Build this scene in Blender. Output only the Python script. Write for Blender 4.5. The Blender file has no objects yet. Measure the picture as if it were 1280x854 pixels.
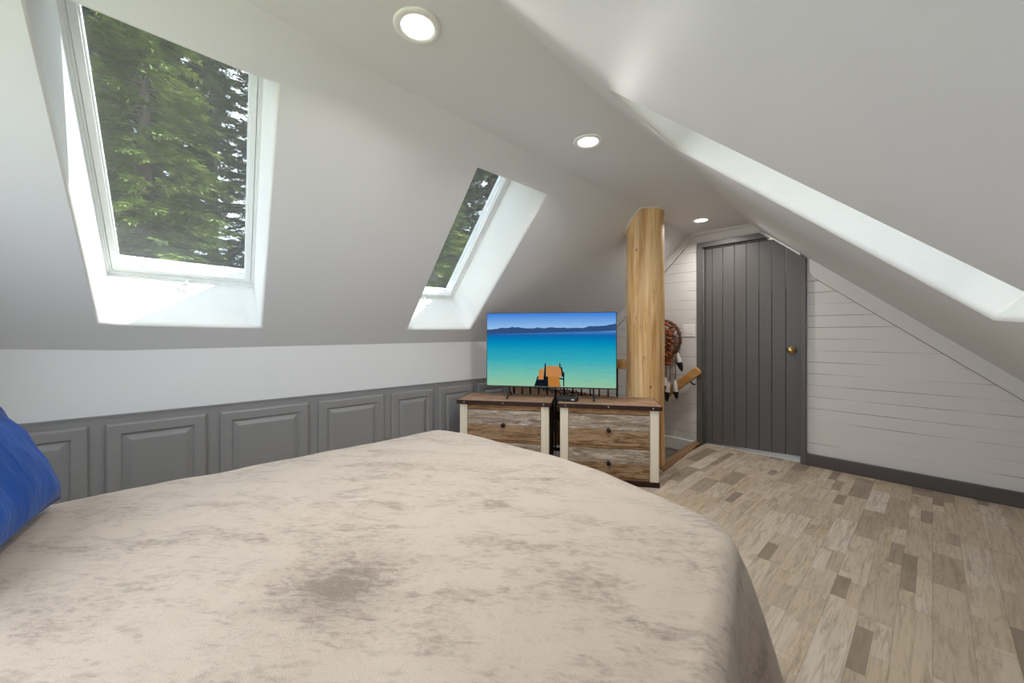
import bpy, bmesh, math, random
from mathutils import Vector, Matrix, noise
from mathutils.geometry import delaunay_2d_cdt

scene = bpy.context.scene
COL = scene.collection
PI = math.pi
V = Vector


# ------------------------------------------------------------------ helpers
def lin(c):
    c = c / 255.0
    return c / 12.92 if c <= 0.04045 else ((c + 0.055) / 1.055) ** 2.4


def rgb(r, g, b):
    return (lin(r), lin(g), lin(b), 1.0)


class MB:
    """collects geometry, builds ONE mesh object"""

    def __init__(self):
        self.v, self.f, self.m, self.s = [], [], [], []

    def face(self, idx, mat=0, smooth=False):
        self.f.append(tuple(idx)); self.m.append(mat); self.s.append(smooth)

    def poly(self, pts, mat=0, smooth=False):
        n = len(self.v)
        self.v += [V(p) for p in pts]
        self.face(range(n, n + len(pts)), mat, smooth)
        return self

    def box(self, lo, hi, mat=0, M=None):
        n = len(self.v)
        for z in (lo[2], hi[2]):
            for x, y in ((lo[0], lo[1]), (hi[0], lo[1]), (hi[0], hi[1]), (lo[0], hi[1])):
                p = V((x, y, z))
                self.v.append(M @ p if M else p)
        for q in ((3, 2, 1, 0), (4, 5, 6, 7), (0, 1, 5, 4), (1, 2, 6, 5), (2, 3, 7, 6), (3, 0, 4, 7)):
            self.face([n + i for i in q], mat)
        return self

    def prism(self, pts, d, mat=0):
        """polygon pts (3D, planar) extruded by vector d"""
        n = len(self.v); k = len(pts); d = V(d)
        self.v += [V(p) for p in pts] + [V(p) + d for p in pts]
        self.face(list(range(n, n + k))[::-1], mat)
        self.face(range(n + k, n + 2 * k), mat)
        for i in range(k):
            j = (i + 1) % k
            self.face((n + i, n + j, n + k + j, n + k + i), mat)
        return self

    def grid(self, rows, mat=0, smooth=True, closed=False):
        n = len(self.v); R = len(rows); C = len(rows[0])
        for r in rows:
            self.v += [V(p) for p in r]
        for i in range(R - 1):
            for j in range(C if closed else C - 1):
                k = (j + 1) % C
                self.face((n + i * C + j, n + i * C + k, n + (i + 1) * C + k, n + (i + 1) * C + j), mat, smooth)
        return n

    def tube(self, path, r, seg=10, mat=0, smooth=True, cap=True, flat=1.0):
        path = [V(p) for p in path]
        rows = []
        up = None
        for i, p in enumerate(path):
            t = (path[min(i + 1, len(path) - 1)] - path[max(i - 1, 0)])
            t = t.normalized() if t.length > 1e-9 else V((0, 0, 1))
            if up is None:
                up = V((0, 0, 1)) if abs(t.z) < .9 else V((1, 0, 0))
            a = t.cross(up)
            a = a.normalized() if a.length > 1e-6 else t.orthogonal().normalized()
            b = a.cross(t).normalized()
            up = b
            rr = r[i] if isinstance(r, (list, tuple)) else r
            rows.append([p + a * math.cos(2 * PI * k / seg) * rr + b * math.sin(2 * PI * k / seg) * rr * flat for k in range(seg)])
        n = self.grid(rows, mat, smooth, closed=True)
        if cap:
            self.face([n + k for k in range(seg)][::-1], mat)
            e = n + (len(path) - 1) * seg
            self.face([e + k for k in range(seg)], mat)
        return self

    def lathe(self, prof, M=None, seg=24, mat=0, smooth=True):
        """prof list of (r,z)"""
        M = M or Matrix.Identity(4)
        rows = [[M @ V((r * math.cos(2 * PI * k / seg), r * math.sin(2 * PI * k / seg), z)) for k in range(seg)] for r, z in prof]
        n = self.grid(rows, mat, smooth, closed=True)
        if prof[0][0] > 1e-4:
            self.face([n + k for k in range(seg)][::-1], mat)
        if prof[-1][0] > 1e-4:
            e = n + (len(prof) - 1) * seg
            self.face([e + k for k in range(seg)], mat)
        return self

    def build(self, name, mats, parent=None, bevel=0, seg=2, recalc=True, loc=None, local=True):
        me = bpy.data.meshes.new(name)
        vs = self.v
        if parent is not None and local:
            inv = world_of(parent).inverted()
            vs = [inv @ p for p in vs]
        me.from_pydata([tuple(p) for p in vs], [], self.f)
        mats = mats if isinstance(mats, (list, tuple)) else [mats]
        for m in mats:
            me.materials.append(m)
        for p, mi, sm in zip(me.polygons, self.m, self.s):
            p.material_index = mi; p.use_smooth = sm
        bm = bmesh.new(); bm.from_mesh(me)
        bmesh.ops.remove_doubles(bm, verts=bm.verts, dist=1e-6)
        if recalc:
            bmesh.ops.recalc_face_normals(bm, faces=bm.faces)
        bm.to_mesh(me); bm.free()
        o = bpy.data.objects.new(name, me)
        COL.objects.link(o)
        if parent is not None:
            o.parent = parent
        if bevel:
            b = o.modifiers.new('bevel', 'BEVEL'); b.width = bevel; b.segments = seg; b.limit_method = 'ANGLE'
            b.angle_limit = math.radians(40); b.harden_normals = False
        return o


def world_of(o):
    m = o.matrix_basis.copy()
    p = o.parent
    while p is not None:
        m = p.matrix_basis @ m
        p = p.parent
    return m


def tag(o, label=None, cat=None, group=None, kind=None):
    if label: o['label'] = label
    if cat: o['category'] = cat
    if group: o['group'] = group
    if kind: o['kind'] = kind
    return o


def empty(name, loc=(0, 0, 0), rz=0.0):
    o = bpy.data.objects.new(name, None)
    COL.objects.link(o); o.location = loc; o.rotation_euler = (0, 0, rz)
    o.empty_display_size = .1
    return o


def struct(o, label=None, cat=None):
    return tag(o, label, cat, None, 'structure')


# ------------------------------------------------------------------ materials
class NT:
    def __init__(self, name):
        self.mat = bpy.data.materials.new(name)
        self.mat.use_nodes = True
        self.t = self.mat.node_tree
        self.t.nodes.clear()
        self.out = self.n('ShaderNodeOutputMaterial')

    def n(self, typ, **kw):
        nd = self.t.nodes.new(typ)
        for k, v in kw.items():
            setattr(nd, k, v)
        return nd

    def set(self, sock, v):
        if v is None: return
        if isinstance(v, bpy.types.NodeSocket):
            self.t.links.new(v, sock)
        else:
            sock.default_value = v

    def math(self, op, a, b=None, c=None, clamp=False):
        nd = self.n('ShaderNodeMath', operation=op, use_clamp=clamp)
        self.set(nd.inputs[0], a)
        if b is not None: self.set(nd.inputs[1], b)
        if c is not None: self.set(nd.inputs[2], c)
        return nd.outputs[0]

    def coord(self, which='Object'):
        return self.n('ShaderNodeTexCoord').outputs[which]

    def sep(self, v):
        nd = self.n('ShaderNodeSeparateXYZ'); self.set(nd.inputs[0], v)
        return nd.outputs

    def comb(self, x=0., y=0., z=0.):
        nd = self.n('ShaderNodeCombineXYZ')
        for i, a in enumerate((x, y, z)): self.set(nd.inputs[i], a)
        return nd.outputs[0]

    def mapping(self, v, scale=(1, 1, 1), loc=(0, 0, 0), rot=(0, 0, 0)):
        nd = self.n('ShaderNodeMapping'); self.set(nd.inputs[0], v)
        nd.inputs['Scale'].default_value = scale; nd.inputs['Location'].default_value = loc; nd.inputs['Rotation'].default_value = rot
        return nd.outputs[0]

    def noise(self, v, scale=5., detail=4., rough=.55, dist=0.):
        nd = self.n('ShaderNodeTexNoise'); self.set(nd.inputs['Vector'], v)
        self.set(nd.inputs['Scale'], scale); nd.inputs['Detail'].default_value = detail
        nd.inputs['Roughness'].default_value = rough; nd.inputs['Distortion'].default_value = dist
        return nd.outputs['Fac']

    def white(self, v):
        nd = self.n('ShaderNodeTexWhiteNoise', noise_dimensions='3D'); self.set(nd.inputs['Vector'], v)
        return nd.outputs['Value']

    def ramp(self, f, stops, interp='LINEAR'):
        nd = self.n('ShaderNodeValToRGB'); self.set(nd.inputs[0], f)
        cr = nd.color_ramp; cr.interpolation = interp
        while len(cr.elements) > 1: cr.elements.remove(cr.elements[-1])
        cr.elements[0].position = stops[0][0]; cr.elements[0].color = stops[0][1]
        for p, c in stops[1:]:
            e = cr.elements.new(p); e.color = c
        return nd.outputs[0]

    def mix(self, f, a, b, blend='MIX'):
        nd = self.n('ShaderNodeMix', data_type='RGBA', blend_type=blend)
        self.set(nd.inputs[0], f); self.set(nd.inputs[6], a); self.set(nd.inputs[7], b)
        return nd.outputs[2]

    def smooth(self, x, a, b):
        nd = self.n('ShaderNodeMapRange', interpolation_type='SMOOTHSTEP')
        self.set(nd.inputs[0], x); nd.inputs[1].default_value = a; nd.inputs[2].default_value = b
        return nd.outputs[0]

    def bump(self, h, strength=.3, dist=.01):
        nd = self.n('ShaderNodeBump'); nd.inputs['Strength'].default_value = strength
        nd.inputs['Distance'].default_value = dist; self.set(nd.inputs['Height'], h)
        return nd.outputs[0]

    def bsdf(self, color, rough=.5, metal=0., normal=None, spec=.5, **kw):
        nd = self.n('ShaderNodeBsdfPrincipled')
        self.set(nd.inputs['Base Color'], color); self.set(nd.inputs['Roughness'], rough)
        self.set(nd.inputs['Metallic'], metal); nd.inputs['Specular IOR Level'].default_value = spec
        if normal is not None: self.set(nd.inputs['Normal'], normal)
        for k, v in kw.items(): self.set(nd.inputs[k], v)
        self.t.links.new(nd.outputs[0], self.out.inputs[0])
        return nd

    def shader(self, s):
        self.t.links.new(s, self.out.inputs[0])
        return self.mat


def plain(name, color, rough=.5, metal=0., bump=0., bscale=40., spec=.5, var=.03):
    t = NT(name)
    co = t.coord()
    nz = t.noise(co, bscale, 4)
    lo = tuple(c * (1 - var) for c in color[:3]) + (1,); hi = tuple(min(1, c * (1 + var)) for c in color[:3]) + (1,)
    colr = t.ramp(nz, [(.35, lo), (.65, hi)])
    nrm = t.bump(nz, bump, .004) if bump else None
    t.bsdf(colr, rough, metal, nrm, spec)
    return t.mat


def paint(name, color, rough=.42, lump=.35):
    """wall paint over slightly wavy hand-finished drywall"""
    t = NT(name)
    co = t.coord()
    big = t.noise(co, 2.3, 3, .5)
    fine = t.noise(co, 160, 3, .6)
    trowel = t.noise(co, 11, 3, .55, .4)
    h = t.math('ADD', t.math('MULTIPLY', big, .8), t.math('ADD', t.math('MULTIPLY', trowel, .16), t.math('MULTIPLY', fine, .012)))
    var = t.ramp(t.noise(co, 1.1, 2), [(.3, tuple(c * .985 for c in color[:3]) + (1,)), (.7, tuple(min(1, c * 1.015) for c in color[:3]) + (1,))])
    t.bsdf(var, rough, 0, t.bump(h, lump, .02), .5)
    return t.mat


M_slope = paint('paint_grey_white', rgb(221, 223, 226), .58)
M_ceil = paint('paint_ceiling', rgb(224, 226, 231), .6)
M_knee = paint('paint_knee_wall', rgb(224, 225, 227), .55, .2)
M_white = plain('white_trim_paint', rgb(238, 239, 237), .45, bump=.03, bscale=20, var=.01)
M_reveal = plain('white_reveal_paint', rgb(226, 227, 226), .5, bump=.03, bscale=20, var=.01)
M_frame = plain('white_window_frame', rgb(236, 238, 238), .35, var=.01)
M_panelgrey = plain('grey_panel_paint', rgb(140, 139, 140), .38, bump=.05, bscale=70, var=.02)
M_doorgrey = plain('dark_grey_door_paint', rgb(94, 92, 91), .42, bump=.05, bscale=60, var=.03)
M_basegrey = plain('dark_brown_grey_paint', rgb(84, 79, 78), .45, bump=.05, bscale=60, var=.03)
M_switch = plain('switch_white', rgb(240, 238, 232), .35, var=.005)
M_iron = plain('black_iron', rgb(26, 23, 22), .5, .4, .1, 60)
M_bandiron = plain('dark_brown_metal_band', rgb(58, 38, 34), .5, .5, .2, 50, var=.15)
M_rivet = plain('rivet_steel', rgb(170, 160, 160), .3, .9)
M_brass = plain('antique_brass', rgb(190, 165, 110), .22, 1.0)
M_black = plain('black_plastic', rgb(20, 21, 24), .4)
M_bezel = plain('dark_grey_bezel', rgb(62, 66, 70), .4, .3)
M_knob = plain('black_knob', rgb(24, 20, 24), .32, .3)


def shiplap():
    t = NT('white_shiplap')
    co = t.coord()
    x, y, z = t.sep(co)
    zz = t.math('ADD', z, t.math('MULTIPLY', t.math('SUBTRACT', t.noise(t.mapping(co, (.8, .8, .8)), 1.5, 2), .5), .008))
    k = t.math('DIVIDE', t.math('SUBTRACT', zz, .0895), .0965)
    fr = t.math('ABSOLUTE', t.math('SUBTRACT', t.math('FRACT', t.math('ADD', k, .5)), .5))
    row = t.math('FLOOR', t.math('ADD', k, .5))
    # each groove opens and closes along its length
    wid = t.noise(t.comb(t.math('MULTIPLY', x, 1.3), t.math('MULTIPLY', row, 7.31), 0.), 1.6, 2, .5)
    w = t.math('MULTIPLY', t.smooth(wid, .36, .66), .016)
    w = t.math('ADD', w, .0035)
    gro = t.math('SUBTRACT', 1., t.smooth(t.math('DIVIDE', fr, w), .5, 1.6), clamp=True)
    gro = t.math('MULTIPLY', gro, t.smooth(wid, .30, .55))
    col = t.mix(t.math('MULTIPLY', gro, .82), rgb(222, 219, 217), rgb(96, 90, 84))
    tone = t.white(t.comb(0., 0., t.math('FLOOR', k)))
    col = t.mix(t.math('MULTIPLY', tone, .06), col, rgb(180, 176, 172))
    h = t.math('SUBTRACT', t.math('MULTIPLY', t.noise(t.mapping(co, (2, 2, 30)), 6, 3), .05), gro)
    t.bsdf(col, .5, 0, t.bump(h, .35, .004), .4)
    return t.mat


def floor_mat():
    t = NT('floor_planks')
    co = t.coord()
    x, y, z = t.sep(co)

    def cells(w, L, seed, xo=0.):
        k = t.math('DIVIDE', t.math('ADD', x, xo), w)
        row = t.math('FLOOR', k)
        off = t.white(t.comb(row, seed, 0.))
        ln = t.math('ADD', .75, t.math('MULTIPLY', t.white(t.comb(row, seed + 3., 1.)), .6))
        q = t.math('ADD', t.math('DIVIDE', y, t.math('MULTIPLY', ln, L)), t.math('MULTIPLY', off, 7.))
        cell = t.math('FLOOR', q)
        rnd = t.white(t.comb(row, cell, seed))
        ex = t.math('MULTIPLY', t.math('MINIMUM', t.math('FRACT', k), t.math('SUBTRACT', 1., t.math('FRACT', k))), w)
        ey = t.math('MULTIPLY', t.math('MINIMUM', t.math('FRACT', q), t.math('SUBTRACT', 1., t.math('FRACT', q))), L)
        return rnd, t.math('MINIMUM', ex, ey), row, cell, ex, ey
    r1, e1, row, cell, ex, ey = cells(.098, .40, 1.)
    r2, e2, row2, cell2, _, _ = cells(.049, .23, 5.)
    # some planks are split into narrower strips
    split = t.math('GREATER_THAN', t.white(t.comb(row, cell, 9.)), .54)
    rnd = t.math('ADD', t.math('MULTIPLY', r1, t.math('SUBTRACT', 1., split)), t.math('MULTIPLY', r2, split))
    base = t.ramp(rnd, [(0., rgb(148, 134, 118)), (.09, rgb(160, 145, 128)), (.18, rgb(190, 174, 154)), (.42, rgb(200, 184, 163)), (.62, rgb(208, 194, 176)), (.78, rgb(194, 176, 150)), (.9, rgb(212, 201, 187)), (1., rgb(200, 180, 152))])
    cellv = t.math('MULTIPLY', rnd, 37.)
    grain = t.noise(t.comb(t.math('MULTIPLY', x, 42.), t.math('ADD', t.math('MULTIPLY', y, 3.2), cellv), cellv), 1.2, 6, .65, 1.2)
    fig = t.noise(t.comb(t.math('MULTIPLY', x, 9.), t.math('ADD', t.math('MULTIPLY', y, 2.2), cellv), cellv), 1.3, 4, .6, 2.2)
    col = t.mix(t.math('MULTIPLY', t.smooth(grain, .42, .70), .46), base, rgb(128, 110, 92))
    col = t.mix(t.math('MULTIPLY', t.smooth(fig, .52, .72), .46), col, rgb(126, 112, 98))
    col = t.mix(t.math('MULTIPLY', t.smooth(t.noise(co, 3.2, 4, .6), .5, .8), .22), col, rgb(214, 204, 192))
    # real joints only between whole planks
    joint = t.math('SUBTRACT', 1., t.smooth(e1, .0004, .0022))
    col = t.mix(t.math('MULTIPLY', joint, .30), col, rgb(84, 74, 66))
    h = t.math('SUBTRACT', t.math('MULTIPLY', grain, .25), joint)
    t.bsdf(col, t.math('ADD', .40, t.math('MULTIPLY', grain, .18)), 0, t.bump(h, .18, .003), .4)
    return t.mat


def wood(name, stops, axis=0, scale=1.0, rough=.6, wash=None, streak=.5, bump=.25, per_object=True):
    """planed / reclaimed wood, grain along one local axis"""
    t = NT(name)
    co = t.coord()
    if per_object:
        inf = t.n('ShaderNodeObjectInfo')
        sh = t.n('ShaderNodeVectorMath', operation='ADD'); t.set(sh.inputs[0], co)
        t.set(sh.inputs[1], t.comb(t.math('MULTIPLY', inf.outputs['Random'], 13.), t.math('MULTIPLY', inf.outputs['Random'], 7.), t.math('MULTIPLY', inf.outputs['Random'], 3.1)))
        co = sh.outputs[0]
    sc = [16., 16., 16.]; sc[axis] = 1.1
    sc = tuple(s * scale for s in sc)
    g = t.noise(t.mapping(co, sc), 1.0, 6, .62, 1.0)
    sc2 = [70., 70., 70.]; sc2[axis] = 3.
    fine = t.noise(t.mapping(co, tuple(s * scale for s in sc2)), 1.0, 3, .6)
    f = t.math('ADD', t.math('MULTIPLY', g, 1 - streak * .3), t.math('MULTIPLY', fine, streak * .3))
    col = t.ramp(f, stops)
    if wash:
        m = t.smooth(t.noise(t.mapping(co, tuple(s * .35 for s in sc)), 1.3, 5, .65, .6), .47, .66)
        wf = t.math('MULTIPLY', m, t.smooth(fine, .36, .58))
        col = t.mix(t.math('MULTIPLY', wf, wash[1]), col, wash[0])
    t.bsdf(col, rough, 0, t.bump(f, bump, .004), .35)
    return t.mat


def barn(name, stops, washcol, washamt, rough=.7):
    """weathered boards: saw grain along x, blotches, worn paint and nail-dark specks"""
    t = NT(name)
    co = t.coord()
    inf = t.n('ShaderNodeObjectInfo')
    sh = t.n('ShaderNodeVectorMath', operation='ADD'); t.set(sh.inputs[0], co)
    t.set(sh.inputs[1], t.comb(t.math('MULTIPLY', inf.outputs['Random'], 13.), t.math('MULTIPLY', inf.outputs['Random'], 7.), t.math('MULTIPLY', inf.outputs['Random'], 3.1)))
    co = sh.outputs[0]
    g = t.noise(t.mapping(co, (3.5, 30, 30)), 1.0, 7, .68, 1.6)
    bl = t.noise(t.mapping(co, (5, 16, 16)), 1.0, 4, .6, .8)
    fine = t.noise(t.mapping(co, (14, 130, 130)), 1.0, 4, .65, .3)
    f = t.math('ADD', t.math('ADD', t.math('MULTIPLY', g, .5), t.math('MULTIPLY', fine, .28)), t.math('MULTIPLY', bl, .22))
    f = t.math('ADD', .5, t.math('MULTIPLY', t.math('SUBTRACT', f, .5), 1.5))
    col = t.ramp(f, stops)
    w = t.smooth(t.noise(t.mapping(co, (4, 22, 22)), 1.2, 6, .7, 1.2), .48, .64)
    w = t.math('MULTIPLY', w, t.smooth(fine, .34, .56))
    col = t.mix(t.math('MULTIPLY', w, washamt), col, washcol)
    sp = t.smooth(t.noise(t.mapping(co, (20, 60, 60)), 1.0, 3, .6), .64, .72)
    col = t.mix(t.math('MULTIPLY', sp, .6), col, rgb(62, 44, 34))
    t.bsdf(col, rough, 0, t.bump(f, .35, .004), .3)
    return t.mat


M_reclaimed = barn('reclaimed_brown_boards', [(.28, rgb(70, 48, 32)), (.42, rgb(118, 90, 66)), (.52, rgb(150, 120, 90)), (.64, rgb(172, 142, 112)), (.78, rgb(112, 84, 60))], rgb(196, 178, 156), .35)
M_greyed = barn('reclaimed_grey_boards', [(.28, rgb(84, 68, 56)), (.42, rgb(128, 110, 94)), (.52, rgb(158, 142, 126)), (.64, rgb(178, 164, 150)), (.78, rgb(128, 108, 90))], rgb(212, 204, 196), .7)
M_reclaimed2 = barn('reclaimed_rail_boards', [(.28, rgb(84, 56, 36)), (.42, rgb(130, 96, 62)), (.52, rgb(160, 122, 82)), (.64, rgb(176, 140, 100)), (.78, rgb(120, 90, 62))], rgb(196, 178, 156), .2)
M_topwood = barn('reclaimed_top_boards', [(.28, rgb(92, 62, 46)), (.42, rgb(140, 104, 80)), (.52, rgb(172, 134, 106)), (.64, rgb(190, 156, 130)), (.78, rgb(130, 98, 76))], rgb(214, 196, 180), .45, .45)
M_cream = wood('cream_painted_wood', [(.3, rgb(212, 200, 178)), (.5, rgb(226, 217, 198)), (.7, rgb(232, 224, 208))], 2, 1., .6, None, .5, .15)
M_trimwood = wood('stair_nosing_wood', [(.3, rgb(104, 76, 54)), (.5, rgb(142, 108, 78)), (.7, rgb(160, 126, 94))], 1, 1., .5)
M_rail = wood('honey_rail_wood', [(.3, rgb(168, 116, 62)), (.5, rgb(198, 148, 88)), (.7, rgb(214, 170, 112))], 0, 1., .45)
M_tan = wood('tan_plywood', [(.3, rgb(170, 128, 92)), (.5, rgb(196, 154, 116)), (.7, rgb(208, 170, 132))], 0, .6, .6)
M_tread = wood('stair_tread_wood', [(.3, rgb(88, 66, 50)), (.5, rgb(116, 92, 72)), (.7, rgb(130, 106, 84))], 1, .6, .6)
M_carcass = wood('dark_carcass_wood', [(.3, rgb(52, 36, 30)), (.5, rgb(70, 50, 42)), (.7, rgb(84, 62, 52))], 2, .8, .6)


def log_mat():
    t = NT('peeled_pine_log')
    co = t.coord()
    x, y, z = t.sep(co)
    ang = t.math('ARCTAN2', y, x)
    cyl = t.comb(t.math('MULTIPLY', t.math('COSINE', ang), .15), t.math('MULTIPLY', t.math('SINE', ang), .15), t.math('MULTIPLY', z, .055))
    g = t.noise(cyl, 26, 6, .62, .9)
    fine = t.noise(t.comb(t.math('MULTIPLY', x, 1.), t.math('MULTIPLY', y, 1.), t.math('MULTIPLY', z, .04)), 95, 4, .6)
    f = t.math('ADD', t.math('MULTIPLY', g, .8), t.math('MULTIPLY', fine, .2))
    col = t.ramp(f, [(.28, rgb(180, 128, 76)), (.42, rgb(220, 172, 114)), (.52, rgb(238, 199, 143)), (.64, rgb(247, 220, 172)), (.78, rgb(218, 172, 114))])
    # broad darker weathered stripes
    st = t.smooth(t.noise(cyl, 9, 3, .5, .4), .52, .72)
    col = t.mix(t.math('MULTIPLY', st, .42), col, rgb(146, 98, 56))
    # bark beetle marks and small knots
    kn = t.n('ShaderNodeTexVoronoi', feature='F1'); t.set(kn.inputs['Vector'], t.comb(x, y, t.math('MULTIPLY', z, .55))); kn.inputs['Scale'].default_value = 17
    kr = t.white(kn.outputs['Position'])
    knot = t.math('MULTIPLY', t.math('SUBTRACT', 1., t.smooth(kn.outputs['Distance'], .06, .17)), t.math('GREATER_THAN', kr, .82))
    col = t.mix(t.math('MULTIPLY', knot, .85), col, rgb(72, 44, 24))
    # drying checks
    ck = t.noise(t.comb(t.math('MULTIPLY', x, 1.), t.math('MULTIPLY', y, 1.), t.math('MULTIPLY', z, .045)), 30, 2, .4, .3)
    crack = t.math('SUBTRACT', 1., t.smooth(t.math('ABSOLUTE', t.math('SUBTRACT', ck, .5)), .002, .010))
    crack = t.math('MULTIPLY', crack, t.smooth(t.noise(co, 4., 2), .52, .6))
    col = t.mix(t.math('MULTIPLY', crack, .8), col, rgb(92, 58, 32))
    h = t.math('SUBTRACT', f, t.math('ADD', t.math('MULTIPLY', crack, .6), t.math('MULTIPLY', knot, .4)))
    t.bsdf(col, .5, 0, t.bump(h, .4, .006), .4)
    return t.mat


def plush():
    t = NT('taupe_plush')
    co = t.coord()
    x, y, z = t.sep(co)
    # brushed nap: the pile lies in two directions and shows two tones
    rot = t.mapping(co, (1., 1., 1.), rot=(0, 0, math.radians(-42)))
    a = t.noise(t.mapping(rot, (2.2, 5.5, 3.5)), 1.4, 5, .62, .5)
    b = t.noise(t.mapping(rot, (7., 19., 12.)), 1.6, 6, .68, .8)
    c = t.noise(t.mapping(rot, (26., 60., 40.)), 1.6, 4, .65, .4)
    f = t.math('ADD', t.math('ADD', t.math('MULTIPLY', a, .40), t.math('MULTIPLY', b, .33)), t.math('MULTIPLY', c, .27))
    # a hand-sized patch brushed the wrong way
    dx = t.math('SUBTRACT', x, -.88); dy = t.math('SUBTRACT', y, .30)
    rr = t.math('SQRT', t.math('ADD', t.math('MULTIPLY', t.math('MULTIPLY', dx, dx), 1.3), t.math('MULTIPLY', t.math('MULTIPLY', dy, dy), 1.3)))
    patch = t.math('SUBTRACT', 1., t.smooth(t.math('ADD', rr, t.math('ADD', t.math('MULTIPLY', t.math('SUBTRACT', b, .5), .40), t.math('MULTIPLY', t.math('SUBTRACT', c, .5), .30))), .0, .23))
    dk = t.smooth(f, .465, .655)
    pil = t.noise(co, 380, 2, .6)
    dk = t.math('MAXIMUM', t.math('MULTIPLY', dk, .72), t.math('MULTIPLY', patch, .85))
    dk = t.math('MULTIPLY', dk, t.math('ADD', .55, t.math('MULTIPLY', pil, .9)), clamp=True)
    col = t.mix(dk, rgb(188, 173, 159), rgb(116, 101, 88))
    col = t.mix(t.math('MULTIPLY', t.smooth(pil, .5, .8), .22), col, rgb(120, 103, 90))
    h = t.math('ADD', t.math('MULTIPLY', pil, .55), t.math('MULTIPLY', f, 1.4))
    t.bsdf(col, .85, 0, t.bump(h, .4, .007), .2, **{'Sheen Weight': .35, 'Sheen Roughness': .45})
    return t.mat


def velvet_blue():
    t = NT('royal_blue_fabric')
    co = t.coord()
    w = t.noise(t.mapping(co, (1, 1, 1)), 260, 2, .5)
    g = t.noise(co, 5, 4)
    fold = t.noise(t.mapping(co, (7., 2.2, 3.), rot=(0, 0, .3)), 1.4, 3, .5, 1.6)
    w = t.math('ADD', t.math('MULTIPLY', w, .08), fold)
    col = t.ramp(g, [(.3, rgb(14, 58, 132)), (.7, rgb(26, 80, 164))])
    t.bsdf(col, .8, 0, t.bump(w, .45, .025), .2, **{'Sheen Weight': .12, 'Sheen Roughness': .4})
    return t.mat


def glass_mat(name, tint, refl=.06, haze=0.0, hazecol=(.8, .8, .8, 1)):
    t = NT(name)
    tr = t.n('ShaderNodeBsdfTransparent'); tr.inputs[0].default_value = tint
    gl = t.n('ShaderNodeBsdfGlossy'); gl.inputs['Roughness'].default_value = .02; gl.inputs[0].default_value = (.9, .95, 1, 1)
    mx = t.n('ShaderNodeMixShader'); mx.inputs[0].default_value = refl
    t.t.links.new(tr.outputs[0], mx.inputs[1]); t.t.links.new(gl.outputs[0], mx.inputs[2])
    s = mx.outputs[0]
    if haze:
        df = t.n('ShaderNodeBsdfDiffuse'); df.inputs[0].default_value = hazecol
        m2 = t.n('ShaderNodeMixShader'); m2.inputs[0].default_value = haze
        t.t.links.new(s, m2.inputs[1]); t.t.links.new(df.outputs[0], m2.inputs[2])
        s = m2.outputs[0]
    return t.shader(s)


def emit(name, color, strength):
    t = NT(name)
    e = t.n('ShaderNodeEmission'); e.inputs[0].default_value = color; e.inputs[1].default_value = strength
    return t.shader(e.outputs[0])


M_shiplap = shiplap()
M_floor = floor_mat()
M_log = log_mat()
M_plush = plush()
M_blue = velvet_blue()
M_glass = glass_mat('skylight_glass', (.66, .69, .69, 1), .04)
M_screen = glass_mat('insect_screen', (.92, .92, .92, 1), 0., .085, (.75, .75, .75, 1))
def diffuser_mat():  # translucent sheet added to soften the sun through the right skylight
    t = NT('white_diffuser')
    a = t.n('ShaderNodeBsdfTranslucent'); a.inputs[0].default_value = (.8, .8, .79, 1)
    b = t.n('ShaderNodeBsdfDiffuse'); b.inputs[0].default_value = (.9, .9, .9, 1)
    m = t.n('ShaderNodeMixShader'); m.inputs[0].default_value = .4
    t.t.links.new(a.outputs[0], m.inputs[1]); t.t.links.new(b.outputs[0], m.inputs[2])
    return t.shader(m.outputs[0])


M_diffuser = diffuser_mat()
M_lens = emit('downlight_lens', (1.0, .95, .88, 1), 4.5)
M_caulk = plain('white_caulk', rgb(225, 222, 215), .6)

# ------------------------------------------------------------------ room profile (metres, x across, y along the ridge, z up)
ZC = 2.125
KX = -2.80
RX = 1.10
Y0, Y1 = -0.80, 4.03
LT = [(-.8, -1.400), (.21, -1.436), (.41, -1.455), (.68, -1.495), (1.19, -1.528), (1.78, -1.568), (2.24, -1.590), (2.82, -1.608), (3.4, -1.645), (4.03, -1.685), (4.2, -1.69)]
RT = [(-.8, -.860), (.3, -.895), (.764, -.914), (.985, -.932), (1.344, -.962), (1.5, -.972), (2.134, -1.001), (2.78, -1.034), (3.2, -1.066), (3.68, -1.108), (4.03, -1.14), (4.2, -1.15)]
KZ = [(-.8, 1.034), (-.5, 1.030), (-.12, 1.013), (.5, 1.018), (1.03, 1.021), (2.1, 1.027), (4.2, 1.03)]
RM = [(-.8, .88), (2., .88), (4.03, .86), (4.2, .86)]
RZ = [(-.8, ZC), (2.4, ZC), (4.03, 2.105), (4.2, 2.10)]


def itp(tab, y):
    if y <= tab[0][0]: return tab[0][1]
    for (a, va), (b, vb) in zip(tab, tab[1:]):
        if y <= b:
            return va + (vb - va) * (y - a) / (b - a)
    return tab[-1][1]


def left_pt(y, x):
    xt, kz = itp(LT, y), itp(KZ, y)
    return V((x, y, ZC + (kz - ZC) * (x - xt) / (KX - xt)))


def right_pt(y, x):
    return V((x, y, itp(RZ, y) - itp(RM, y) * (x - itp(RT, y))))


YS = sorted(set([round(Y0 + (Y1 - Y0) * i / 36, 5) for i in range(37)] + [k for tab in (LT, RT, KZ, RZ) for k, _ in tab if Y0 <= k <= Y1]))


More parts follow.
